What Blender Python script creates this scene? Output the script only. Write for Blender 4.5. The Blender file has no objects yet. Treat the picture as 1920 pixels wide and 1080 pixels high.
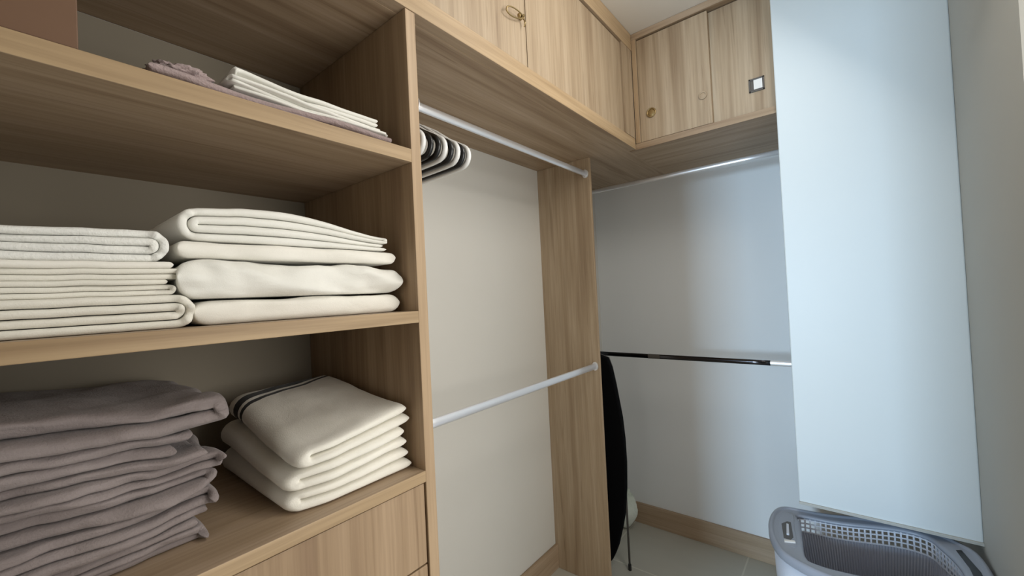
import bpy, bmesh, math, random
from mathutils import Vector, Matrix, noise
random.seed(7)
SC = bpy.context.scene
COL = SC.collection

# ------------------------------------------------------------------ camera, light, exposure
def camera():
    yaw, pitch, roll = (math.radians(a) for a in (38.8851, 0.9076, -2.7853))
    F = Vector((-math.sin(yaw)*math.cos(pitch), math.cos(yaw)*math.cos(pitch), math.sin(pitch)))
    R0 = Vector((math.cos(yaw), math.sin(yaw), 0)); U0 = R0.cross(F)
    R = R0*math.cos(roll)+U0*math.sin(roll); U = U0*math.cos(roll)-R0*math.sin(roll)
    cd = bpy.data.cameras.new('camera'); cd.sensor_width = 36; cd.lens = 772.15/1920*36
    cd.clip_start = 0.02
    co = bpy.data.objects.new('camera', cd); COL.objects.link(co)
    m = Matrix((R, U, -F)).transposed().to_4x4(); m.translation = (1.2562, -2.4718, 1.45)
    co.matrix_world = m; SC.camera = co
camera()

w = bpy.data.worlds.new('world'); SC.world = w; w.use_nodes = True
w.node_tree.nodes['Background'].inputs[0].default_value = (1.0, 0.96, 0.90, 1)
w.node_tree.nodes['Background'].inputs[1].default_value = 1.7

def area(name, loc, direction, sx, sy, energy, color, spread=180):
    d = bpy.data.lights.new(name, 'AREA'); d.shape = 'RECTANGLE'; d.size = sx; d.size_y = sy
    d.energy = energy; d.color = color; d.spread = math.radians(spread)
    o = bpy.data.objects.new(name, d); COL.objects.link(o); o.location = loc
    o.rotation_euler = Vector(direction).to_track_quat('-Z', 'Y').to_euler()
    return o
area('window_daylight', (0.33, -6.2, 1.32), (0.10, 1, -0.04), 0.34, 1.1, 200, (0.56, 0.78, 1.0))
area('side_fill_light', (2.45, -1.40, 1.55), (-1, -0.15, 0), 1.0, 1.1, 21, (1.0, 0.97, 0.92))  # added fill from the right, brightens the shelf fronts; no known source
area('high_fill_light', (1.30, -1.25, 2.50), (-0.80, -0.25, -0.66), 0.40, 0.40, 7.5, (1.0, 0.96, 0.90))  # added fill from above, aimed off the right wall; no fixture there
SC.view_settings.view_transform = 'Standard'; SC.view_settings.look = 'None'
SC.view_settings.gamma = 1; SC.view_settings.use_curve_mapping = False
SC.view_settings.exposure = -0.16

# ------------------------------------------------------------------ materials
def lin(c):
    return tuple((v/255/12.92 if v/255 <= 0.04045 else ((v/255+0.055)/1.055)**2.4) for v in c)+(1,)
class NT:
    def __init__(s, name, rough=0.5, metal=0.0, spec=0.5):
        s.m = bpy.data.materials.new(name); s.m.use_nodes = True; s.t = s.m.node_tree
        s.b = s.t.nodes['Principled BSDF']; s.b.inputs['Roughness'].default_value = rough
        s.b.inputs['Metallic'].default_value = metal; s.b.inputs['Specular IOR Level'].default_value = spec
    def n(s, kind, **kw):
        x = s.t.nodes.new(kind)
        for k, v in kw.items():
            if k in x.inputs: x.inputs[k].default_value = v
            else: setattr(x, k, v)
        return x
    def l(s, a, b): s.t.links.new(a, b)
    def pos(s, scale=(1,1,1), rot=(0,0,0)):
        g = s.n('ShaderNodeNewGeometry'); m = s.n('ShaderNodeMapping')
        m.inputs['Scale'].default_value = scale; m.inputs['Rotation'].default_value = rot
        s.l(g.outputs['Position'], m.inputs['Vector']); return m.outputs['Vector']
    def noise(s, vec, scale, detail=4, rough=0.55, dist=0.0):
        x = s.n('ShaderNodeTexNoise'); x.inputs['Scale'].default_value = scale
        x.inputs['Detail'].default_value = detail; x.inputs['Roughness'].default_value = rough
        x.inputs['Distortion'].default_value = dist; s.l(vec, x.inputs['Vector']); return x.outputs['Fac']
    def ramp(s, fac, stops):
        r = s.n('ShaderNodeValToRGB'); e = r.color_ramp.elements
        while len(e) < len(stops): e.new(0.5)
        for q, (p, c) in zip(e, stops): q.position = p; q.color = c
        s.l(fac, r.inputs[0]); return r.outputs[0]
    def mix(s, fac, a, b, mode='MIX'):
        m = s.n('ShaderNodeMix', data_type='RGBA', blend_type=mode)
        for i, v in ((0, fac), (6, a), (7, b)):
            if hasattr(v, 'links'): s.l(v, m.inputs[i])
            else: m.inputs[i].default_value = v
        return m.outputs[2]
    def base(s, c):
        if hasattr(c, 'links'): s.l(c, s.b.inputs['Base Color'])
        else: s.b.inputs['Base Color'].default_value = c
    def bump(s, fac, strength, dist=0.01):
        b = s.n('ShaderNodeBump'); b.inputs['Strength'].default_value = strength
        b.inputs['Distance'].default_value = dist; s.l(fac, b.inputs['Height']); s.l(b.outputs[0], s.b.inputs['Normal'])

def wood(name, axis, light=(178,156,132), mid=(167,145,119), dark=(147,124,100), rough=0.5):
    t = NT(name, rough, 0, 0.35)
    def sc(a, l): v = [a]*3; v[axis] = l; return tuple(v)
    n1 = t.noise(t.pos(sc(13, 0.55)), 1.6, 3, 0.5, 0.6)
    n2 = t.noise(t.pos(sc(60, 1.6)), 2.2, 3, 0.6, 0.3)
    n3 = t.noise(t.pos(sc(26, 0.9)), 1.7, 2, 0.5, 1.1)
    c = t.ramp(n1, [(0.30, lin(dark)), (0.46, lin(mid)), (0.66, lin(light))])
    f = t.ramp(n2, [(0.35, (0.80,0.78,0.76,1)), (0.60, (1,1,1,1))])
    c = t.mix(0.75, c, f, 'MULTIPLY')
    s = t.ramp(n3, [(0.29, (0.60,0.55,0.50,1)), (0.35, (1,1,1,1))])
    c = t.mix(0.55, c, s, 'MULTIPLY')
    t.base(c); t.bump(n2, 0.06, 0.003)
    return t.m
WY = wood('oak_laminate_along_y', 1); WX = wood('oak_laminate_along_x', 0); WZ = wood('oak_laminate_vertical', 2, (182,163,138), (171,151,125), (153,132,107))
WZ2 = wood('oak_laminate_deep_vertical', 2, (174,149,120), (162,137,108), (145,120,94))
EDGE_Z = wood('oak_edge_band_vertical', 2, (184,159,129), (174,149,118), (155,130,101))
EDGE_Y = wood('oak_edge_band_level', 1, (186,161,128), (175,150,116), (148,123,92))
def plain(name, c, rough=0.5, metal=0.0, spec=0.5, nscale=0, nstr=0.0, var=0.0):
    t = NT(name, rough, metal, spec)
    if var:
        f = t.noise(t.pos(), 3.0, 3)
        a = tuple(v*(1-var) for v in lin(c)[:3])+(1,)
        t.base(t.ramp(f, [(0.3, a), (0.7, lin(c))]))
    else: t.base(lin(c))
    if nscale: t.bump(t.noise(t.pos(), nscale, 3), nstr, 0.002)
    return t.m
PAINT = plain('warm_white_wall_paint', (209,206,198), 0.75, 0, 0.25, 260, 0.10, 0.02)
SHADE_BACK = plain('shade_toned_board', (140,132,117), 0.7, 0, 0.2)  # tone darkened so the shelf backs look shaded
PAINTB = plain('cool_white_wall_paint', (226,228,228), 0.62, 0, 0.3, 240, 0.08, 0.015)
COLP = plain('satin_white_panel', (218,227,230), 0.42, 0, 0.4, 0, 0, 0.01)
RWALL = plain('grey_white_wall_paint', (186,187,182), 0.7, 0, 0.2, 200, 0.06, 0.03)
CEIL = plain('ceiling_paint', (226,222,214), 0.8, 0, 0.2, 200, 0.05, 0.02)
BROWN = plain('smooth_brown_board', (116,89,70), 0.55, 0, 0.3, 0, 0, 0.05)
CHROME = plain('satin_chrome', (242,243,246), 0.34, 0.65)
DCHROME = plain('reflection_dark_chrome', (70,70,74), 0.12, 1.0)  # chrome with the dark room it mirrors put into its base colour
BRASS = plain('aged_brass', (168,146,104), 0.35, 0.9)
BLACKP = plain('black_plastic', (18,18,20), 0.3, 0, 0.5)
WHITEP = plain('white_gloss_plastic', (232,232,230), 0.22, 0, 0.5)
BLACKF = plain('black_cotton', (12,12,14), 0.95, 0, 0.08, 500, 0.3)
GREYM = plain('grey_coated_steel', (96,92,88), 0.4, 0.5)
RIM = plain('blue_grey_plastic', (150,158,172), 0.35, 0, 0.45, 0, 0, 0.03)
RIB = plain('mid_grey_plastic', (176,182,196), 0.45, 0, 0.4)
TUB = plain('white_blue_plastic', (214,222,236), 0.35, 0, 0.45)
GRID = plain('pale_grey_lattice_plastic', (206,212,224), 0.4, 0, 0.4)
DARKGAP = plain('dark_recess', (30,28,26), 0.8)
def tile_mat():
    t = NT('beige_floor_tiles', 0.32, 0, 0.45)
    g = t.n('ShaderNodeNewGeometry'); m = t.n('ShaderNodeMapping'); m.inputs['Location'].default_value = (-0.793, 0.43, 0)
    t.l(g.outputs['Position'], m.inputs[0])
    b = t.n('ShaderNodeTexBrick'); b.offset = 0; b.inputs['Scale'].default_value = 1
    b.inputs['Color1'].default_value = lin((190,188,176)); b.inputs['Color2'].default_value = lin((178,176,166))
    b.inputs['Mortar'].default_value = lin((206,204,192)); b.inputs['Mortar Size'].default_value = 0.004
    b.inputs['Brick Width'].default_value = 0.62; b.inputs['Row Height'].default_value = 0.62
    t.l(m.outputs[0], b.inputs['Vector'])
    n = t.noise(t.pos((1.5,4,1)), 2.2, 4)
    t.base(t.mix(0.5, b.outputs['Color'], t.ramp(n, [(0.3, (0.88,0.88,0.87,1)), (0.7, (1,1,1,1))]), 'MULTIPLY'))
    return t.m
TILE = tile_mat()
def fabric(name, c, c2, weave=420, bump=0.25, fold=0.25, stripes=None):
    t = NT(name, 0.92, 0, 0.12)
    t.b.inputs['Sheen Weight'].default_value = 0.15
    n = t.noise(t.pos(), 7, 4, 0.6)
    col = t.ramp(n, [(0.3, lin(c2)), (0.7, lin(c))])
    if stripes:
        g = t.n('ShaderNodeNewGeometry'); s = t.n('ShaderNodeSeparateXYZ'); t.l(g.outputs['Position'], s.inputs[0])
        tot = None
        # the stripes run along the cloth a little askew: coordinate = x + 0.1 y
        a = t.n('ShaderNodeMath', operation='MULTIPLY_ADD'); t.l(s.outputs['Y'], a.inputs[0]); a.inputs[1].default_value = stripes[1]  # metres of x per metre of y
        t.l(s.outputs['X'], a.inputs[2])
        for lo, hi in stripes[0]:
            c_ = t.n('ShaderNodeMath', operation='COMPARE'); t.l(a.outputs[0], c_.inputs[0])
            c_.inputs[1].default_value = (lo+hi)/2; c_.inputs[2].default_value = (hi-lo)/2
            if tot is None: tot = c_.outputs[0]
            else:
                d = t.n('ShaderNodeMath', operation='MAXIMUM'); t.l(tot, d.inputs[0]); t.l(c_.outputs[0], d.inputs[1]); tot = d.outputs[0]
        col = t.mix(tot, col, lin((24,22,22)))
    t.base(col)
    w1 = t.noise(t.pos(), weave, 2); w2 = t.noise(t.pos((1,1,2)), 26, 4, 0.6, 0.6)
    mx = t.n('ShaderNodeMath', operation='MULTIPLY_ADD'); t.l(w2, mx.inputs[0]); mx.inputs[1].default_value = fold*8; t.l(w1, mx.inputs[2])
    t.bump(mx.outputs[0], bump, 0.0016)
    return t.m
F_WHITE = fabric('white_cotton', (238,237,230), (230,229,221), 700, 0.25, 0.35)
F_DUVET = fabric('ivory_cotton', (240,237,228), (232,229,219), 700, 0.2, 0.4)
F_TERRY = fabric('white_terry', (236,236,230), (218,218,214), 230, 0.9, 0.15)
F_SHEET = fabric('off_white_linen', (236,233,222), (224,221,210), 600, 0.3, 0.4)
F_MAUVE = fabric('mauve_grey_fleece', (148,138,136), (132,122,120), 330, 0.6, 0.4)
F_PINK = fabric('greyish_pink_lace', (178,160,158), (150,134,132), 260, 0.9, 0.5)
F_CREAM = fabric('cream_fleece', (241,238,228), (233,230,219), 420, 0.35, 0.25)
F_STRIPE = fabric('cream_fleece_black_stripes', (241,238,228), (233,230,219), 420, 0.35, 0.25, (((-0.321,-0.293),(-0.281,-0.268)), 0.22))
F_BAG = fabric('thin_white_plastic', (232,236,226), (196,206,190), 60, 0.8, 0.8)

# ------------------------------------------------------------------ builders
def obj(name, bm, mats, parent=None, smooth=False, bevel=0.0, seg=2):
    me = bpy.data.meshes.new(name)
    bmesh.ops.recalc_face_normals(bm, faces=bm.faces); bm.to_mesh(me); bm.free()
    for m in (mats if isinstance(mats, (list, tuple)) else [mats]): me.materials.append(m)
    if smooth:
        for p in me.polygons: p.use_smooth = True
    o = bpy.data.objects.new(name, me); COL.objects.link(o)
    if parent is not None:
        o.parent = parent; o.matrix_parent_inverse = Matrix.Translation(-root_loc(parent))
    if bevel:
        b = o.modifiers.new('bevel', 'BEVEL'); b.width = bevel; b.segments = seg; b.limit_method = 'ANGLE'
        b.angle_limit = math.radians(40)
    return o
def root_loc(o):
    v = Vector(o.location)
    while o.parent is not None:
        v = v + o.matrix_parent_inverse.translation; o = o.parent; v = v + Vector(o.location)
    return v
def tag(o, label=None, cat=None, group=None, kind=None):
    for k, v in (('label', label), ('category', cat), ('group', group), ('kind', kind)):
        if v: o[k] = v
    return o
def empty(name, loc, label, cat, group=None):
    o = bpy.data.objects.new(name, None); COL.objects.link(o); o.location = loc; o.empty_display_size = 0.05
    return tag(o, label, cat, group)
def box(bm, x0, x1, y0, y1, z0, z1, mi=0):
    vs = [bm.verts.new((x, y, z)) for x in (x0, x1) for y in (y0, y1) for z in (z0, z1)]
    fs = []
    for q in ((0,1,3,2), (4,6,7,5), (0,4,5,1), (2,3,7,6), (0,2,6,4), (1,5,7,3)):
        f = bm.faces.new([vs[i] for i in q]); f.material_index = mi; fs.append(f)
    return fs
def B(*a):
    bm = bmesh.new(); box(bm, *a); return bm
def tube(bm, pts, r, n=12, closed=False, flat=1.0, up=None):
    """tube along pts; r radius or list; flat squeezes the second axis"""
    P = [Vector(p) for p in pts]; N = len(P); rings = []; prev = None
    for i, p in enumerate(P):
        if closed: t = (P[(i+1) % N]-P[i-1]).normalized()
        else: t = (P[min(i+1, N-1)]-P[max(i-1, 0)]).normalized()
        u = Vector(up) if up else (prev if prev else (Vector((0,0,1)) if abs(t.z) < 0.9 else Vector((1,0,0))))
        u = (u-t*u.dot(t)).normalized(); prev = u; v = t.cross(u)
        rr = r[i] if isinstance(r, (list, tuple)) else r
        rings.append([bm.verts.new(p+u*rr*math.cos(2*math.pi*k/n)+v*rr*flat*math.sin(2*math.pi*k/n)) for k in range(n)])
    for i in range(N if closed else N-1):
        a, b = rings[i], rings[(i+1) % N]
        for k in range(n): bm.faces.new((a[k], a[(k+1) % n], b[(k+1) % n], b[k]))
    if not closed:
        bm.faces.new(rings[0][::-1]); bm.faces.new(rings[-1])
    return bm
def disc(bm, c, axis, r0, r1, h, n=28):
    """short frustum from c along axis"""
    c = Vector(c); a = Vector(axis).normalized(); u = a.orthogonal().normalized(); v = a.cross(u)
    R = [[bm.verts.new(c+a*hh+(u*math.cos(2*math.pi*k/n)+v*math.sin(2*math.pi*k/n))*rr) for k in range(n)] for hh, rr in ((0, r0), (h, r1))]
    for k in range(n): bm.faces.new((R[0][k], R[0][(k+1) % n], R[1][(k+1) % n], R[1][k]))
    bm.faces.new(R[0][::-1]); bm.faces.new(R[1])

# measured sizes (metres): x = 0 left wall, y = 0 end wall, z = 0 floor
D = 0.52; Y0, Y1 = -1.8925, -1.8656; YL = -3.05; HC = 2.105; CE = 2.652; DB = 0.578; XR = 1.55; XC = 1.085; REAR = -3.35
S1B, S1T, S2B, S2T, S3B, S3T = 1.755, 1.785, 1.398, 1.424, 1.048, 1.0724

# ------------------------------------------------------------------ the room
def struct(name, bm, m, **k): return tag(obj(name, bm, m, **k), kind='structure')
struct('floor', B(-0.1, XR+0.1, REAR-0.1, 0.1, -0.08, 0), TILE)
struct('ceiling', B(-0.1, XR+0.1, REAR-0.1, 0.1, CE, CE+0.08), CEIL)
struct('wall_left', B(-0.1, 0, REAR-0.1, 0.1, 0, CE), PAINT)
struct('wall_back', B(0, XR, 0, 0.1, 0, CE), PAINTB)
bm = bmesh.new()                                 # opening beside the camera, added to let the side fill light in
box(bm, XR, XR+0.1, -1.2, 0.1, 0, CE); box(bm, XR, XR+0.1, REAR-0.1, -2.1, 0, CE); box(bm, XR, XR+0.1, -2.1, -1.2, 2.12, CE)
struct('wall_right', bm, RWALL)
bm = bmesh.new()
box(bm, 0, 0.26, REAR-0.1, REAR, 0, CE); box(bm, 0.94, XR, REAR-0.1, REAR, 0, CE); box(bm, 0.26, 0.94, REAR-0.1, REAR, 2.1, CE)
struct('wall_front', bm, PAINT)
# white boxed-in panel at the right, its lower part set back above the basket
bm = bmesh.new(); box(bm, XC, XR, -0.60, 0, 0.612, CE)
struct('wall_panel', bm, COLP, bevel=0.004)
struct('baseboard_back', B(0, XR, -0.016, 0, 0, 0.122), WX, bevel=0.002)
struct('baseboard_left', B(0, 0.016, Y1, -0.634, 0, 0.122), WY, bevel=0.002)
struct('trim_1', B(XC, XR, -0.607, -0.6005, 0.6125, 0.622), RWALL, bevel=0.001)

# ------------------------------------------------------------------ shelf unit on the left
u = empty('shelf_unit', (D/2, (YL+Y0)/2, 0), 'open oak shelving tower holding the folded linen, drawer at its foot', 'shelf unit')
def board(name, parent, x0, x1, y0, y1, z0, z1, mat, edge, edge_axis, label=None, bevel=0.0012):
    """a board whose front strip (facing the room) carries the paler edge band"""
    bm = bmesh.new(); box(bm, x0, x1, y0, y1, z0, z1)
    bm.faces.ensure_lookup_table()
    for f in bm.faces:
        c = f.calc_center_median()
        if edge_axis == 'x' and abs(c.x-x1) < 1e-6: f.material_index = 1
        if edge_axis == 'y' and abs(c.y-y0) < 1e-6: f.material_index = 1
    o = obj(name, bm, [mat, edge], parent, bevel=bevel)
    if label: o['label'] = label
    return o
board('side_panel', u, 0, D, Y0, Y1, 0, HC-0.0005, WZ2, EDGE_Z, 'x')
board('side_panel', u, 0, D, YL, YL+0.027, 0, HC-0.0005, WZ, EDGE_Z, 'x')
for z0, z1 in ((S1B, S1T), (S2B, S2T), (S3B, S3T)):
    board('shelf', u, 0.001, D+0.001, YL+0.028, Y0-0.0005, z0, z1, WY, EDGE_Y, 'x')
board('front_panel', u, 0.500, D-0.002, YL+0.028, -2.405, S1T+0.001, HC-0.002, BROWN, BROWN, 'x', 'smooth brown upright panel closing the left of the top shelf')
for k, (z0, z1) in enumerate(((0.873, 1.045), (0.47, 0.869), (0.07, 0.466))):
    d = board('drawer', u, 0.08, D-0.003, YL+0.033, Y0-0.004, z0, z1, WZ2, WZ2, 'x')
obj('back_panel', B(0.0008, 0.004, YL+0.028, Y0-0.001, 0.067, HC-0.002), SHADE_BACK, u)['label'] = 'back of the shelves, darkened to stand for their shade'
obj('plinth', B(0.06, D-0.03, YL+0.03, Y0-0.001, 0, 0.066), WY, u)

# ------------------------------------------------------------------ overhead cupboards
c1 = empty('overhead_cupboard', (D/2, -1.8, HC), 'long oak overhead cupboard running above the shelves and rail at left', 'cupboard')
board('bottom_board', c1, 0.001, D-0.031, YL, -0.001, HC, HC+0.022, WY, EDGE_Y, 'x')
board('bottom_rail', c1, D-0.0305, D+0.002, YL, -DB-0.002, HC, HC+0.05, WY, EDGE_Y, 'x')
board('corner_post', c1, D-0.03, D+0.003, -0.688, -DB-0.0025, HC+0.051, CE-0.001, WZ, WZ, 'x')
for a, b in ((-2.14, -1.423), (-1.419, -0.692), (YL, -2.144)):
    d = board('door', c1, D-0.022, D-0.004, a, b, HC+0.053, 2.568, WZ, WZ, 'x')
    if a == -2.14:
        disc_bm = bmesh.new(); disc(disc_bm, (D-0.004, -1.452, 2.305), (1,0,0), 0.011, 0.009, 0.008)
        obj('lock', disc_bm, BRASS, d, smooth=False, bevel=0.001)['label'] = 'small round brass lock'
        kb = bmesh.new()
        pts = []
        for k in range(28):
            t = 2*math.pi*k/28
            pts.append((D+0.010+0.003*math.sin(t), -1.492+0.042*math.cos(t), 2.290+0.007*math.cos(t)+0.010*math.sin(t)*(1.1-0.4*math.cos(t))))
        tube(kb, pts, 0.0022, 8, True)
        tube(kb, [(D+0.004, -1.452, 2.305), (D+0.014, -1.452, 2.302)], 0.003, 8)
        tube(kb, [(D+0.008, -1.450, 2.299), (D+0.010, -1.444, 2.285), (D+0.008, -1.446, 2.272)], 0.0022, 8)
        obj('pull_loop', kb, BRASS, d, smooth=True)['label'] = 'thin brass loop hanging at the lock'
board('cornice', c1, D-0.05, D+0.006, YL, -0.582, 2.573, CE-0.001, WY, EDGE_Y, 'x')
obj('back_panel', B(0.002, 0.01, YL, -0.002, HC+0.023, CE-0.002), WY, c1)

c2 = empty('overhead_cupboard', (0.8, -0.3, HC), 'short oak cupboard with two sliding doors above the end wall rail', 'cupboard')
board('bottom_board', c2, D-0.0305, XC-0.001, -DB, -0.001, HC-0.002, HC+0.026, WX, WX, 'y')
board('stile', c2, D+0.004, 0.545, -DB-0.001, -0.545, HC+0.027, CE-0.03, WZ, EDGE_Z, 'y')
board('top_rail', c2, D+0.004, XC-0.001, -DB-0.001, -0.52, 2.622, CE-0.001, WX, WX, 'y')
d1 = board('sliding_door', c2, 0.546, 0.856, -0.570, -0.554, HC+0.030, 2.616, WZ, WZ, 'y')
d2 = board('sliding_door', c2, 0.846, XC-0.002, -0.548, -0.532, HC+0.030, 2.616, WZ, WZ, 'y')
for x, z, r in ((0.600, 2.259, 0.019), (0.823, 2.262, 0.014)):
    b_ = bmesh.new()
    tube(b_, [(x+r*math.cos(t*math.pi/14), -0.5725, z+r*math.sin(t*math.pi/14)) for t in range(28)], 0.0035, 8, True)
    disc(b_, (x, -0.5705, z), (0,-1,0), r, r*0.75, 0.002)
    obj('finger_pull', b_, BRASS if r > 0.015 else WZ, d1, smooth=True)['label'] = 'round recessed pull'
hb = bmesh.new(); x, z, s = 1.020, 2.246, 0.027
for a in ((x-s, x-s+0.006, z-s, z+s), (x+s-0.006, x+s, z-s, z+s), (x-s, x+s, z+s-0.006, z+s), (x-s, x+s, z-s, z-s+0.006)):
    box(hb, a[0], a[1], -0.553, -0.5475, a[2], a[3])
box(hb, x-s+0.004, x+s-0.004, -0.5492, -0.5478, z-s+0.004, z+s-0.004)
hp = obj('square_pull', hb, GREYM, d2, bevel=0.0008); hp['label'] = 'square metal pull'
obj('cup', B(x-s+0.017, x+s-0.007, -0.552, -0.5493, z-s+0.009, z+s-0.007), WHITEP, hp)['label'] = 'bright centre of the pull'
obj('back_panel', B(D+0.004, XC-0.002, -0.010, -0.002, HC+0.027, CE-0.002), WX, c2)

# ------------------------------------------------------------------ divider and clothes rods
tag(board('divider_panel', None, 0.0005, 0.310, -0.653, -0.6335, 0.0005, HC-0.0005, WZ, EDGE_Z, 'x'),
    'tall narrow oak board standing upright between the two hanging bays', 'panel')
def rod(label, a, b, mat, h=0.015, flat=0.5, flange=0.021):
    a, b = Vector(a), Vector(b); t = (b-a).normalized()
    r = empty('clothes_rod', (a+b)/2, label, 'clothes rod', 'clothes rods')
    bm = bmesh.new(); tube(bm, [a.lerp(b, k/6) for k in range(7)], h, 20, up=(0,0,1), flat=flat)
    obj('rail', bm, mat, r, smooth=True)
    for p, s in ((a, 1), (b, -1)):
        bm = bmesh.new(); tube(bm, [p, p+t*s*0.007], flange, 20, up=(0,0,1), flat=0.75)
        obj('end_socket', bm, CHROME, r, bevel=0.001)
    return r
rod('upper chrome rod beside the shelves with hangers on it', (0.29, Y1+0.0005, 2.026), (0.29, -0.6535, 2.026), CHROME, h=0.014, flat=0.5)
rod('lower bright chrome rod between shelf tower and narrow oak board', (0.29, Y1+0.0005, 1.080), (0.29, -0.6535, 1.080), CHROME, h=0.015, flat=0.5)
rod('upper chrome rod tight under the sliding-door cupboard', (0.0, -0.26, 2.034), (XC-0.0005, -0.26, 2.034), CHROME, h=0.012, flat=0.6)
dr = rod('lower chrome rod across the end wall, its dark reflection put into the colour', (0.0, -0.26, 1.078), (XC-0.0005, -0.26, 1.078), DCHROME, h=0.012, flat=0.6)
for xa_, xb_, m_, l_ in ((0.405, 0.468, GREYM, 'grey joint sleeve'), (0.975, XC-0.009, CHROME, 'pale sleeve standing for the highlight at the rod end')):  # the pale end piece is a highlight built as a sleeve
    bm = bmesh.new(); tube(bm, [(xa_, -0.26, 1.078), (xb_, -0.26, 1.078)], 0.0128, 20, up=(0,0,1), flat=0.64)
    obj('sleeve', bm, m_, dr)['label'] = l_

# ------------------------------------------------------------------ hangers
def hanger(y, mat, label, dx=0.0, tilt=0.0):
    e = empty('clothes_hanger', (0.29, y, 2.041), label, 'clothes hanger', 'tubular hangers on the upper rod')
    cz = 1.823; r = 0.027; X = 0.184
    pts = []
    for s in (1, -1):
        seq = [(0.0, 1.955), (0.03, 1.950), (0.09, 1.915), (0.14, 1.879)]
        a0 = 62
        seq += [(X+r*math.cos(math.radians(a)), cz+r*math.sin(math.radians(a))) for a in range(a0, -91, -16)]
        seq += [(X-0.02, cz-r-0.0015), (0.10, cz-r-0.003), (0.0, cz-r-0.004)]
        pts.append(seq)
    loop = [(x, z) for x, z in pts[0]] + [(-x, z) for x, z in reversed(pts[1])][1:-1]
    b = bmesh.new(); tube(b, [(0.29+dx+x, y+tilt*x, z) for x, z in loop], 0.0072, 10, True)
    obj('frame', b, mat, e, smooth=True)
    h = bmesh.new(); R = 0.0215
    hp = [(0, 1.955), (0, 1.975), (0.006, 1.990), (0.015, 2.002)]
    hp += [(R*math.cos(math.radians(a)), 2.026+R*math.sin(math.radians(a))) for a in range(-30, 196, 15)]
    tube(h, [(0.29+x, y, z) for x, z in hp], 0.0022, 8)
    obj('hook', h, CHROME, e, smooth=True)['label'] = 'chrome hook'
hs = [(-1.842, WHITEP, 'white tubular hanger, nearest to the shelf tower'), (-1.818, BLACKP, 'black tubular hanger just behind the nearest white one'),
      (-1.797, BLACKP, 'second black tubular hanger behind the nearest white one'), (-1.776, WHITEP, 'white tubular hanger in the middle of the bunch'),
      (-1.754, BLACKP, 'black tubular hanger between two white ones mid bunch'), (-1.733, WHITEP, 'white tubular hanger, second last from the far end'),
      (-1.712, BLACKP, 'black tubular hanger, last but one before the far white one'), (-1.692, WHITEP, 'white tubular hanger, farthest from the shelf tower')]
for k, (y, m, l) in enumerate(hs): hanger(y, m, l, dx=(0, -.003, .002, .004, 0, .003, -.002, .001)[k], tilt=(0, .008, .0, -.006, .004, 0, .006, 0)[k])

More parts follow.
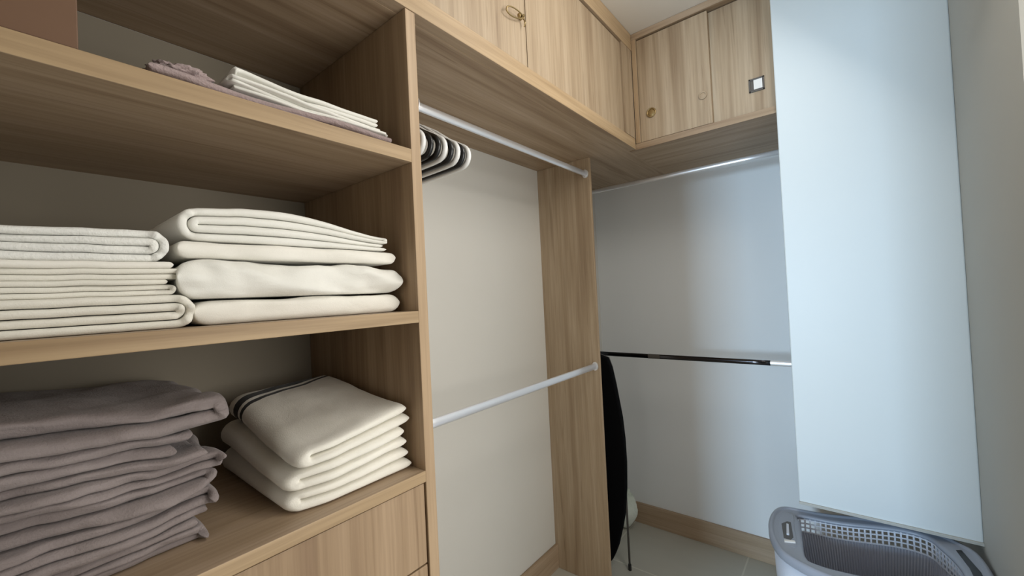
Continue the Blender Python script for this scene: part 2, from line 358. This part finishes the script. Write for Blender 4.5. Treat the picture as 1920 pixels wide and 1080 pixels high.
# ------------------------------------------------------------------ folded textiles
def sstep(a, b, x):
    t = max(0.0, min(1.0, (x-a)/(b-a))); return t*t*(3-2*t)
def folded(name, mat, label, cat, group, x0, x1, y0, y1, z0, n, t, order=None, first=1, fill=0.93, jit=0.006, ejit=0.004,
           wav=0.002, edge=None, warp=None, seed=0, emin=0.06, M=30, K=34, squash=1.0, wob=9.0, zs=None, ws=0):
    """one cloth folded into n layers of pitch t; the layer edges face the front (x1), the turns lie at the ends y0 and y1"""
    order = order or list(range(n))
    path = []                                     # (y, z) along the cloth
    Rm = {1: 0.0, -1: 0.0}
    side = first
    for a, b in zip(order, order[1:]):
        Rm[side] = max(Rm[side], abs(b-a)*t/2); side = -side
    yR, yL = y1-Rm[1]*squash-t/2*fill, y0+Rm[-1]*squash+t/2*fill
    side = first; lev = []
    for i, a in enumerate(order):
        s, e = (yL, yR) if side == 1 else (yR, yL)
        s += random.Random(seed*31+i).uniform(-1, 1)*ejit if i == 0 else 0
        endj = 0 if i < len(order)-1 else random.Random(seed*17+i).uniform(0.0, 1)*ejit*2*(-side)
        za = z0+t*(a+0.5)
        fr = [k/(K-1) for k in range(K)]; q = t*0.5/abs(e-s)
        if i == 0: fr = [q*(1-math.cos(math.pi/2*k/6)) for k in range(6)]+[f for f in fr if f > q*1.2]
        if i == len(order)-1: fr = [f for f in fr if f < 1-q*1.2]+[1-q*(1-math.cos(math.pi/2*k/6)) for k in range(5, -1, -1)]
        for f in fr:
            path.append((s+(e+endj-s)*f, za)); lev.append(a)
        if i < len(order)-1:
            b = order[i+1]; zb = z0+t*(b+0.5); r = abs(zb-za)/2; up = 1 if zb > za else -1
            m = 9 if r < t else 15
            for k in range(1, m):
                th = -math.pi/2+math.pi*k/m
                path.append((e+side*r*squash*math.cos(th), (za+zb)/2+up*r*math.sin(th))); lev.append(a+(b-a)*k/m)
        side = -side
    edge = edge or t*0.5
    us = []                                       # positions along the depth with dense rounded ends
    for k in range(7): us.append(('a', edge*(1-math.cos(math.pi/2*k/6))))
    for k in range(1, M): us.append(('m', k/M))
    for k in range(6, -1, -1): us.append(('b', edge*(1-math.cos(math.pi/2*k/6))))
    bm = bmesh.new(); G = [[], []]
    N = len(path)
    for i, (y, z) in enumerate(path):
        a, b = path[max(i-1, 0)], path[min(i+1, N-1)]
        ty, tz = b[0]-a[0], b[1]-a[1]; L = math.hypot(ty, tz) or 1; ny, nz = -tz/L, ty/L
        el = min(abs(y-path[0][0])+abs(z-path[0][1]), abs(y-path[-1][0])+abs(z-path[-1][1]))/(t*0.5)
        he = t/2*fill*(math.sqrt(max(0.0, 1-(1-min(el, 1))**2))*(0.98-emin)+0.02+emin)
        xa = x0+jit*noise.noise(Vector((y*wob, lev[i]*1.7, seed*3.1+5)))
        xb = x1+jit*1.6*noise.noise(Vector((y*wob*0.6, lev[i]*2.3, seed*5.3)))
        rows = ([], [])
        for kind, q in us:
            if kind == 'a': x = xa+q; f = math.sqrt(max(0.0, 1-(1-q/edge)**2))
            elif kind == 'b': x = xb-q; f = math.sqrt(max(0.0, 1-(1-q/edge)**2))
            else: x = (xa+edge)+(xb-xa-2*edge)*q; f = 1.0
            h = he*(emin+(1-emin)*f)
            for r_, sgn in ((0, 1), (1, -1)):
                X, Y, Z = x, y+ny*h*sgn, z+nz*h*sgn
                X += 0.35*wav*noise.noise(Vector((Y*14, Z*30, seed+9)))
                zz = wav*noise.noise(Vector((X*9+ws, Y*8, Z*3)))+0.35*wav*noise.noise(Vector((X*30, Y*30+ws, Z*5)))
                Z += zz*sstep(0, 0.04, Z-(zs or z0))
                if warp: X, Y, Z = warp(X, Y, Z)
                rows[r_].append(bm.verts.new((X, Y, Z)))
        G[0].append(rows[0]); G[1].append(rows[1])
    W = len(us)
    for g in (0, 1):
        for i in range(N-1):
            for j in range(W-1):
                bm.faces.new((G[g][i][j], G[g][i+1][j], G[g][i+1][j+1], G[g][i][j+1]))
    for j in range(W-1):
        for i in (0, N-1): bm.faces.new((G[0][i][j], G[0][i][j+1], G[1][i][j+1], G[1][i][j]))
    for i in range(N-1):
        for j in (0, W-1): bm.faces.new((G[0][i][j], G[0][i+1][j], G[1][i+1][j], G[1][i][j]))
    o = obj(name, bm, mat, None, smooth=True)
    return tag(o, label, cat, group)
def puff(name, mat, label, cat, group, x0, x1, y0, y1, z0, z1, rx=0.03, ry=0.03, wr=0.004, seed=0, warp=None, dirn=(1.0, 2.2), crease=0.0, NX=56, NY=64, amp2=0.4, lines=()):
    """a folded cloth whose closed fold faces the front: pillow-like slab with wrinkles"""
    bm = bmesh.new(); H = (z1-z0)/2; zc = (z0+z1)/2
    def lay(n, a, b, r):
        c = []
        for k in range(n+1):
            u = k/n; c.append(0.5-0.5*math.cos(math.pi*u)*1.0 if False else u)
        return c
    def prof(q): return max(0.0, 1-(1-min(q, 1))**2.8)**(1/2.8)
    top, bot = [], []
    for i in range(NX+1):
        u = i/NX; u = 0.5-0.5*math.copysign(abs(math.cos(math.pi*u))**0.75, math.cos(math.pi*u)); ra, rb = [], []
        for j in range(NY+1):
            v = j/NY; v = 0.5-0.5*math.copysign(abs(math.cos(math.pi*v))**0.75, math.cos(math.pi*v))
            X, Y = x0+(x1-x0)*u, y0+(y1-y0)*v
            f = prof(min(X-x0, x1-X)/rx)*prof(min(Y-y0, y1-Y)/ry)
            cr = noise.noise(Vector(((X*dirn[0]+Y*dirn[1])*9, (Y*dirn[0]-X*dirn[1])*2.5, seed*2.7)))
            cr2 = noise.noise(Vector((X*24, Y*24, seed+4.2)))
            ox = wr*1.2*noise.noise(Vector((Y*11, 2.0, seed))) + (0.5*wr*cr if u > 0.5 else 0)
            oy = wr*noise.noise(Vector((X*11, 7.0, seed)))
            for S, row in ((1, ra), (-1, rb)):
                Z = zc+S*H*f
                if S > 0: Z += (wr*(cr-0.6)+wr*amp2*(cr2-0.5)-crease*abs(cr))*f
                dg = noise.noise(Vector((Y*10+Z*34, Y*3-Z*9, seed*1.9)))+0.5*noise.noise(Vector((Y*30, Z*50, seed)))
                P = (X+ox+(wr*1.6*dg*sstep(x1-0.07, x1-0.01, X) if u > 0.5 else 0), Y+oy, Z)
                if warp: P = warp(*P)
                row.append(P)
        top.append(ra); bot.append(rb)
    V = [[bm.verts.new(p) for p in r] for r in top]; Wv = [[bm.verts.new(p) for p in r] for r in bot]
    for g in (V, Wv):
        for i in range(NX):
            for j in range(NY): bm.faces.new((g[i][j], g[i+1][j], g[i+1][j+1], g[i][j+1]))
    for i in range(NX):
        for j in (0, NY): bm.faces.new((V[i][j], V[i+1][j], Wv[i+1][j], Wv[i][j]))
    for j in range(NY):
        for i in (0, NX): bm.faces.new((V[i][j], V[i][j+1], Wv[i][j+1], Wv[i][j]))
    bmesh.ops.remove_doubles(bm, verts=bm.verts, dist=1e-5)
    return tag(obj(name, bm, mat, None, smooth=True), label, cat, group)

# --- middle shelf, right stack
G2R = 'folded white bedding on the middle shelf, right stack'
puff('folded_sheet', F_DUVET, 'flat white sheet at the bottom of the right stack, middle shelf', 'folded sheet', G2R, 0.10, 0.470, -2.285, -1.905, S2T+0.0005, 1.4665, 0.016, 0.03, 0.003, 3, dirn=(0.2, 1.5))
puff('folded_duvet', F_WHITE, 'puffy white duvet with diagonal creases, second from bottom in right stack', 'duvet', G2R, 0.08, 0.480, -2.305, -1.900, 1.4672, 1.533, 0.024, 0.035, 0.009, 8, dirn=(1.3, 1.0), crease=0.004)
puff('folded_sheet', F_DUVET, 'smooth white sheet lying on the puffy duvet', 'folded sheet', G2R, 0.09, 0.475, -2.303, -1.912, 1.5312, 1.5600, 0.013, 0.018, 0.003, 12, dirn=(0.3, 1.0))
def wtop(x, y, z):
    k = (z-1.559)/0.05
    prof = 0.93+0.15*sstep(-2.29, -2.18, y)-0.52*sstep(-2.16, -1.93, y)
    return x, y, 1.559+(z-1.559)*prof+0.0*k
folded('folded_blanket', F_WHITE, 'thick white folded blanket topping the right stack, middle shelf', 'blanket', G2R, 0.09, 0.470, -2.302, -1.925, 1.559, 4, 0.0145,
       order=[0, 3, 2, 1], first=-1, warp=wtop, seed=4, zs=1.559, wav=0.003, squash=1.0, fill=0.9)
# --- middle shelf, left stack
G2L = 'folded white linen on the middle shelf, left stack'
YB = -2.90
folded('folded_towel', F_SHEET, 'off-white towel with a rolled fold, lowest of the left stack, middle shelf', 'towel', G2L, 0.08, 0.478, YB, -2.284, S2T, 4, 0.0125,
       order=[0, 3, 2, 1], first=1, seed=11, zs=S2T, ws=3, wav=0.003, fill=0.9, K=60, warp=lambda x, y, z: (x, y, z+0.0))
folded('folded_sheet', F_SHEET, 'thin off-white sheet lying on the rolled-fold towel', 'folded sheet', G2L, 0.08, 0.473, YB, -2.306, 1.4735, 3, 0.0078,
       first=1, seed=13, zs=S2T, ws=3, wav=0.003, K=60)
folded('folded_sheet', F_SHEET, 'thin off-white sheet right below the ribbed-edge one, left stack', 'folded sheet', G2L, 0.08, 0.476, YB, -2.296, 1.4965, 2, 0.0082,
       first=1, seed=14, zs=S2T, ws=3, wav=0.003, K=60)
folded('folded_sheet', F_DUVET, 'thin white sheet directly under the terry towel', 'folded sheet', G2L, 0.08, 0.478, YB, -2.304, 1.5125, 1, 0.0105,
       first=1, seed=15, zs=S2T, ws=3, wav=0.003, K=60)
folded('folded_towel', F_TERRY, 'thick white terry towel with round fold topping the left stack', 'towel', G2L, 0.08, 0.472, YB, -2.312, 1.5225, 4, 0.0118, warp=lambda x, y, z: (x, y, z-0.006*sstep(-2.34, -2.5, y)*sstep(1.535, 1.57, z)),
       order=[0, 3, 2, 1], first=1, seed=16, zs=S2T, ws=3, wav=0.003, fill=0.94, K=60)
# --- lowest open shelf, mauve blankets
G3L = 'mauve-grey blankets stacked on the lowest open shelf'
lab = ['mauve-grey blanket at the very bottom of the mauve stack', 'mauve-grey blanket second from the bottom of the mauve stack',
       'mauve-grey blanket third from the bottom of the mauve stack', 'mauve-grey blanket third from the top of the mauve stack',
       'mauve-grey blanket with ruffled end just under the top one', 'broad mauve-grey blanket with a pointed end topping its stack']
z = S3T
hh = [3, 3, 2, 3, 2, 2]; tt = [0.014, 0.014, 0.019, 0.0135, 0.018, 0.0245]
ye = [-2.262, -2.246, -2.252, -2.240, -2.262, -2.226]
def wm(k):
    def f(x, y, z):
        zz = z-S3T
        d = sstep(-2.60, -2.23, y)*0.10*zz
        lump = 0.006*noise.noise(Vector((x*5, y*6, k*1.3)))*sstep(0.0, 0.05, zz) if False else 0.0
        sag = 0.012*noise.noise(Vector((y*4.0+3, x*2, 0.5)))*sstep(0.0, 0.12, zz)
        ex = 0.010*noise.noise(Vector((y*7, z*22, 2.0)))
        fade = sstep(0.0, 0.03, zz)
        ruf = 0.008*noise.noise(Vector((x*13, y*15, z*17+4)))*sstep(-2.46, -2.28, y)+0.0045*noise.noise(Vector((x*5, y*10, z*24)))
        ex2 = 0.010*noise.noise(Vector((y*13+2, z*40, 6.0)))+0.004*noise.noise(Vector((y*40, z*70, 3.0)))
        ey = 0.012*noise.noise(Vector((x*10, z*30, 9.0)))*sstep(-2.36, -2.26, y)
        return x+(ex+ex2)*sstep(0.2, 0.42, x), y+ey, z-d+sag+ruf*fade
    return f
for k in range(6):
    folded('folded_blanket', F_MAUVE, lab[k], 'blanket', G3L, 0.06, (0.418, 0.430, 0.424, 0.432, 0.425, 0.438)[k], YB, ye[k], z, hh[k], tt[k],
           order=([0, 1, 2], [2, 1, 0], [0, 1], [0, 1, 2], [1, 0], [0, 1])[k], first=1 if k != 4 else -1, seed=20+k, zs=S3T, ws=7, emin=0.2, wav=0.008, fill=0.90, jit=0.014, ejit=0.02, K=70, squash=1.0, warp=wm(k))
    z += hh[k]*tt[k]+0.0005
# --- lowest open shelf, cream blankets with black stripes
G3R = 'cream blankets on the lowest open shelf, right stack'
def wc(x, y, z):
    zz = z-S3T
    u_ = sstep(0.10, 0.47, x); v_ = max(0, min(1, (y+2.16)/0.27))
    g = 1.0-u_*0.17-(1-v_)*(0.08+0.20*u_)
    # corners rounded in plan, upper folds lean to the back
    ins = 0.10*zz*(1-v_)
    yy = y+ins*0.5
    cx_ = sstep(0.40, 0.48, x)*sstep(-2.08, -2.17, y)
    return x+0.012*u_-0.02*cx_-0.10*zz*u_, yy, S3T+zz*g
for k, (yl, yr, xa, xb, n, t, l, m) in enumerate((
        (-2.162, -1.888, 0.11, 0.472, 2, 0.030, 'cream fleece blanket at the bottom of the cream stack', F_CREAM),
        (-2.166, -1.894, 0.11, 0.478, 2, 0.031, 'cream fleece blanket in the middle of the cream stack', F_CREAM),
        (-2.150, -1.890, 0.11, 0.486, 2, 0.030, 'cream fleece blanket with black stripes topping the cream stack', F_STRIPE))):
    folded('folded_blanket', m, l, 'blanket', G3R, xa, xb, yl, yr, S3T+k*0.0622, n, t, first=-1, order=[0, 1], seed=40+k, zs=S3T, ws=4, wav=0.005, fill=0.97,
           jit=0.006, edge=0.022, emin=0.22, warp=wc, K=50, squash=1.0)
# --- top shelf
G1 = 'cloths lying on the top shelf'
def wl(x, y, z):
    return x, y, z+0.008*sstep(-2.10, -2.24, y)*(1 if z > 1.80 else 0)
folded('folded_tablecloth', F_PINK, 'greyish pink cloth with crumpled lace end spread under the white cloths', 'cloth', G1, 0.20, 0.492, -2.345, -1.912, S1T, 2, 0.0125, seed=50, zs=S1T, ws=1, wav=0.004, K=50, jit=0.014)
folded('folded_tablecloth', F_WHITE, 'white cloth folded flat between the pink cloth and the top one', 'cloth', G1, 0.22, 0.482, -2.232, -1.925, 1.8105, 3, 0.0062, seed=51, zs=S1T, ws=1, wav=0.003, K=40, warp=wl, jit=0.01, ejit=0.012)
folded('folded_tablecloth', F_WHITE, 'white cloth with raised left corner, uppermost on the top shelf', 'cloth', G1, 0.20, 0.474, -2.222, -1.935, 1.8305, 2, 0.0085, seed=52, zs=S1T, ws=1, wav=0.003, K=40, warp=lambda x, y, z: (x, y, z+0.009*sstep(-2.10, -2.24, y)+0.008*sstep(-2.12, -2.21, y)*abs(noise.noise(Vector((x*9, 3, 1))))), jit=0.012, ejit=0.012, first=-1)
def scrunch(label, c, s, seed, mat):
    bm = bmesh.new(); bmesh.ops.create_icosphere(bm, subdivisions=5, radius=1)
    for v in bm.verts:
        n = v.co.normalized()
        r = 1+0.30*noise.noise(n*2.6+Vector((seed, 0, 0)))+0.22*abs(noise.noise(n*6+Vector((0, seed, 0))))
        v.co = Vector((n.x*s[0]*r, n.y*s[1]*r, max(n.z*s[2]*r, -s[2]*0.9)))+Vector(c)
    return tag(obj('crumpled_cloth', bm, mat, None, smooth=True), label, 'cloth')
tag(scrunch('crumpled greyish pink cloth bunched on the left of the top shelf', (0.445, -2.285, 1.8245), (0.030, 0.040, 0.013), 3, F_PINK), group=G1)
tag(scrunch('small mauve scrap of cloth behind the crumpled pink one', (0.385, -2.250, 1.839), (0.018, 0.020, 0.029), 9, F_PINK), group=G1)

# ------------------------------------------------------------------ ironing board behind the divider
ib = empty('ironing_board', (0.17, -0.5, 0), 'black-covered ironing board stood on end behind the narrow oak board', 'ironing board')
def board_mesh(yf, yb, grow=0.0, x_c=0.165):
    zs = [0.030, 0.045, 0.09, 0.139, 0.235, 0.303, 0.437, 0.57, 0.691, 0.797, 0.963, 1.05, 1.098, 1.112]
    xs = [0.20, 0.250, 0.272, 0.292, 0.318, 0.334, 0.350, 0.356, 0.354, 0.346, 0.320, 0.303, 0.285, 0.24]
    out = [(x_c+(x-x_c)*(1+grow), z) for x, z in zip(xs, zs)]+[(x_c-(x-x_c)*(1+grow)*0.9, z) for x, z in zip(reversed(xs), reversed(zs))]
    bm = bmesh.new()
    a = [bm.verts.new((x, yf, z)) for x, z in out]; b = [bm.verts.new((x, yb, z)) for x, z in out]
    bm.faces.new(a); bm.faces.new(b[::-1])
    for i in range(len(out)): bm.faces.new((a[i], a[i-1], b[i-1], b[i]))
    return bm
obj('padded_cover', board_mesh(-0.520, -0.488), BLACKF, ib, bevel=0.006)
obj('board_plate', board_mesh(-0.4875, -0.480, -0.03), GREYM, ib)
for x0_, x1_ in ((0.326, 0.10), (0.0, 0.25)):
    bm = bmesh.new(); tube(bm, [(x0_, -0.462, 0.008), (x0_, -0.462, 0.46), (x1_, -0.466, 0.98)], 0.0055, 10)
    l_ = obj('leg', bm, GREYM, ib, smooth=True)
    bm = bmesh.new(); tube(bm, [(x0_, -0.462, 0.0005), (x0_, -0.462, 0.03)], 0.0085, 10); obj('rubber_foot', bm, BLACKP, l_)

# white plastic bag slumped in the corner
bm = bmesh.new(); bmesh.ops.create_icosphere(bm, subdivisions=5, radius=1)
for v in bm.verts:
    n = v.co.normalized(); r = 1+0.12*noise.noise(n*2.2)+0.09*abs(noise.noise(n*7))
    tz = (n.z+1)/2; wd = 1-0.75*sstep(0.35, 1.0, tz)-0.25*sstep(0.35, 0.0, tz)
    v.co = Vector((0.150+n.x*0.080*r*wd, -0.115+n.y*0.070*r*wd, 0.002+max(0, tz*0.27*r)))
tag(obj('plastic_bag', bm, F_BAG, None, smooth=True), 'crumpled white bag slumped in the corner behind the ironing board', 'bag')

# ------------------------------------------------------------------ laundry basket
def spline(P, m=8):
    out = []; n = len(P)
    for i in range(n):
        p0, p1, p2, p3 = (Vector(P[(i+j-1) % n]) for j in range(4))
        for k in range(m):
            t = k/m; out.append(0.5*((2*p1)+(p2-p0)*t+(2*p0-5*p1+4*p2-p3)*t*t+(3*p1-p0-3*p2+p3)*t**3))
    return out
OUT = spline([(1.025,-.570),(1.077,-.556),(1.24,-.536),(1.356,-.545),(1.44,-.545),(1.495,-.585),(1.532,-.635),(1.543,-.74),(1.538,-.84),(1.50,-.95),(1.40,-.99),(1.28,-.985),(1.171,-.952),(1.107,-.928),(1.05,-.886),(1.016,-.813),(.998,-.724),(1.0,-.626)])
CEN = Vector((1.265, -0.745))
def resample(P, n):
    L = [0]
    for i in range(len(P)): L.append(L[-1]+(P[(i+1) % len(P)]-P[i]).length)
    res = []
    for k in range(n):
        s = L[-1]*k/n; i = max(j for j in range(len(P)) if L[j] <= s)
        d = (L[i+1]-L[i]) or 1; res.append(P[i].lerp(P[(i+1) % len(P)], (s-L[i])/d))
    return res
def polar(P, ang):
    """radius of closed outline P about CEN at angle ang"""
    d = Vector((math.cos(ang), math.sin(ang))); best = 0
    for i in range(len(P)):
        a, b = P[i]-CEN, P[(i+1) % len(P)]-CEN; e = b-a
        den = d.x*e.y-d.y*e.x
        if abs(den) < 1e-12: continue
        t = (a.x*e.y-a.y*e.x)/den; s = (a.x*d.y-a.y*d.x)/den
        if t > 0 and -1e-6 <= s <= 1+1e-6: best = max(best, t)
    return best
INN = spline([(1.086,-.594),(1.25,-.584),(1.41,-.582),(1.452,-.64),(1.480,-.74),(1.478,-.86),(1.43,-.905),(1.30,-.905),(1.16,-.893),(1.120,-.870),(1.105,-.78),(1.092,-.66)], 8)
NA = 240
AO = [polar(OUT, 2*math.pi*k/NA) for k in range(NA)]; AI = [polar(INN, 2*math.pi*k/NA) for k in range(NA)]
def ringp(R, k, s=1.0, off=0.0):
    a = 2*math.pi*k/NA; r = R[k]*s+off; return CEN.x+math.cos(a)*r, CEN.y+math.sin(a)*r
def lift(x, y, z):                                # the rim rises towards the right-hand handle
    return z+0.030*sstep(1.13, 1.40, x)*sstep(0.30, 0.55, z)
def lathe(bm, rows, closed=False):
    V = [[bm.verts.new((lambda p: (p[0], p[1], lift(p[0], p[1], z)))(ringp(R, k, s, off))) for k in range(NA)] for R, s, off, z in rows]
    n = len(V)
    for i in range(n if closed else n-1):
        a, b = V[i], V[(i+1) % n]
        for k in range(NA): bm.faces.new((a[k], a[(k+1) % NA], b[(k+1) % NA], b[k]))
ZR = 0.572
lb = empty('laundry_basket', (CEN.x, CEN.y, 0), 'grey-rimmed white laundry basket standing under the white panel', 'laundry basket')
bm = bmesh.new()
rows = [(AO, 0.84, -0.008, 0.0), (AO, 0.86, -0.008, 0.01), (AO, 0.90, -0.010, 0.20), (AO, 0.975, -0.010, 0.42), (AO, 0.99, -0.010, 0.478)]
inner = [(AO, 0.99, -0.013, 0.478), (AO, 0.975, -0.013, 0.42), (AO, 0.90, -0.014, 0.20), (AO, 0.86, -0.012, 0.014)]
lathe(bm, rows+inner)
bm.verts.ensure_lookup_table()
for v in bm.verts:                                # on the near and left sides the wall runs up to the rim, at the back it stops below the pierced band
    if v.co.z > 0.45 and (v.co.y < -0.68 or v.co.x < 1.09):
        v.co.z += 0.062*max(sstep(-0.68, -0.74, v.co.y), sstep(1.09, 1.07, v.co.x))
for zz, s in ((0.0, 0.84), (0.014, 0.86)):
    bm.faces.new([bm.verts.new(ringp(AO, k, s, -0.008)+(zz,)) for k in range(NA)])
obj('tub', bm, TUB, lb, smooth=True)
# rim: outer lip, upper flange, inner turned-down lip
bm = bmesh.new()
lathe(bm, [(AO, 1, -0.004, ZR-0.030), (AO, 1, 0.0, ZR-0.026), (AO, 1, 0.0, ZR-0.006), (AO, 1, -0.004, ZR), (AO, 1, -0.012, ZR+0.001), (AO, 1, -0.015, ZR-0.004),
           (AO, 1, -0.020, ZR-0.005), (AI, 1, 0.012, ZR-0.007), (AI, 1, 0.004, ZR-0.008), (AI, 1, 0.0, ZR-0.013), (AI, 1, 0.001, ZR-0.020), (AI, 1, 0.004, ZR-0.020),
           (AI, 1, 0.008, ZR-0.012), (AO, 1, -0.006, ZR-0.012)], True)
rim = obj('rim', bm, RIM, lb, smooth=True)
# pierced band below the rim and ribbed wall below it
ZG = ZR-0.068
bm = bmesh.new()
for z0_ in (ZR-0.022, ZR-0.037, ZR-0.052, ZG):
    lathe(bm, [(AI, 1, 0.001, z0_-0.0022), (AI, 1, 0.001, z0_+0.0022), (AI, 1, 0.0045, z0_+0.0022), (AI, 1, 0.0045, z0_-0.0022)], True)
IR = resample([Vector(ringp(AI, k, 1, 0.0028)) for k in range(NA)], 84)
for k, p in enumerate(IR):
    q = IR[(k+1) % 84]; t_ = (q-p).normalized()*0.0024; n_ = Vector((-t_.y, t_.x)).normalized()*0.0018
    vs = []
    for zz in (ZG-0.002, ZR-0.018):
        vs += [bm.verts.new((p.x+a*t_.x+b*n_.x, p.y+a*t_.y+b*n_.y, zz)) for a, b in ((-1,-1),(1,-1),(1,1),(-1,1))]
    for v in vs: v.co.z = lift(v.co.x, v.co.y, v.co.z)
    for i in range(4): bm.faces.new((vs[i], vs[(i+1) % 4], vs[4+(i+1) % 4], vs[4+i]))
obj('pierced_band', bm, GRID, lb)
bm = bmesh.new(); NRB = 168*4
IR = resample([Vector(ringp(AI, k, 1, 0.003)) for k in range(NA)], NRB)
V = []
for zz, s in ((ZG-0.001, 1.0), (0.40, 0.93), (0.25, 0.87), (0.02, 0.80)):
    row = []
    for k, p in enumerate(IR):
        d = (p-CEN); L_ = d.length; off = 0.0026*(1 if (k % 4) < 2 else -1)
        q = CEN+d/L_*(L_*s+off); row.append(bm.verts.new((q.x, q.y, lift(q.x, q.y, zz))))
    V.append(row)
for i in range(3):
    for k in range(NRB): bm.faces.new((V[i][k], V[i][(k+1) % NRB], V[i+1][(k+1) % NRB], V[i+1][k]))
obj('ribbed_liner', bm, RIB, lb)
# left handle recess with its white clip, right hand slot
def prism(name, pts, z0, z1, mat, parent, bevel=0.002, label=None):
    bm = bmesh.new(); a = [bm.verts.new((x, y, lift(x, y, z0))) for x, y in pts]; b = [bm.verts.new((x, y, lift(x, y, z1))) for x, y in pts]
    bm.faces.new(a); bm.faces.new(b[::-1])
    for i in range(len(pts)): bm.faces.new((a[i], a[i-1], b[i-1], b[i]))
    o = obj(name, bm, mat, parent, bevel=bevel)
    if label: o['label'] = label
    return o
RZ = ZR-0.0065
prism('handle_plate', [tuple(v) for v in spline([(1.030,-.612),(1.064,-.610),(1.075,-.70),(1.090,-.80),(1.085,-.835),(1.045,-.825),(1.026,-.72)], 6)], RZ-0.004, RZ+0.0015, RIM, rim)
hs_ = prism('hand_slot', [(1.036,-.700),(1.050,-.672),(1.062,-.672),(1.078,-.775),(1.072,-.795),(1.052,-.795)], RZ+0.0005, RZ+0.0022, GREYM, rim, 0.0005, 'dark hand slot')
prism('clip', [(1.051,-.700),(1.058,-.700),(1.066,-.770),(1.058,-.772)], RZ+0.002, RZ+0.008, GRID, rim, 0.001, 'pale clip in the handle')
prism('clip', [(1.054,-.812),(1.084,-.800),(1.087,-.810),(1.057,-.824)], RZ+0.001, RZ+0.006, WHITEP, rim, 0.001, 'white bar below the hand slot')
prism('hand_slot', [(1.484,-.640),(1.497,-.632),(1.519,-.74),(1.519,-.82),(1.500,-.82),(1.498,-.73)], RZ+0.0, RZ+0.002, DCHROME if False else BLACKP, rim, 0.0005, 'dark hand slot')
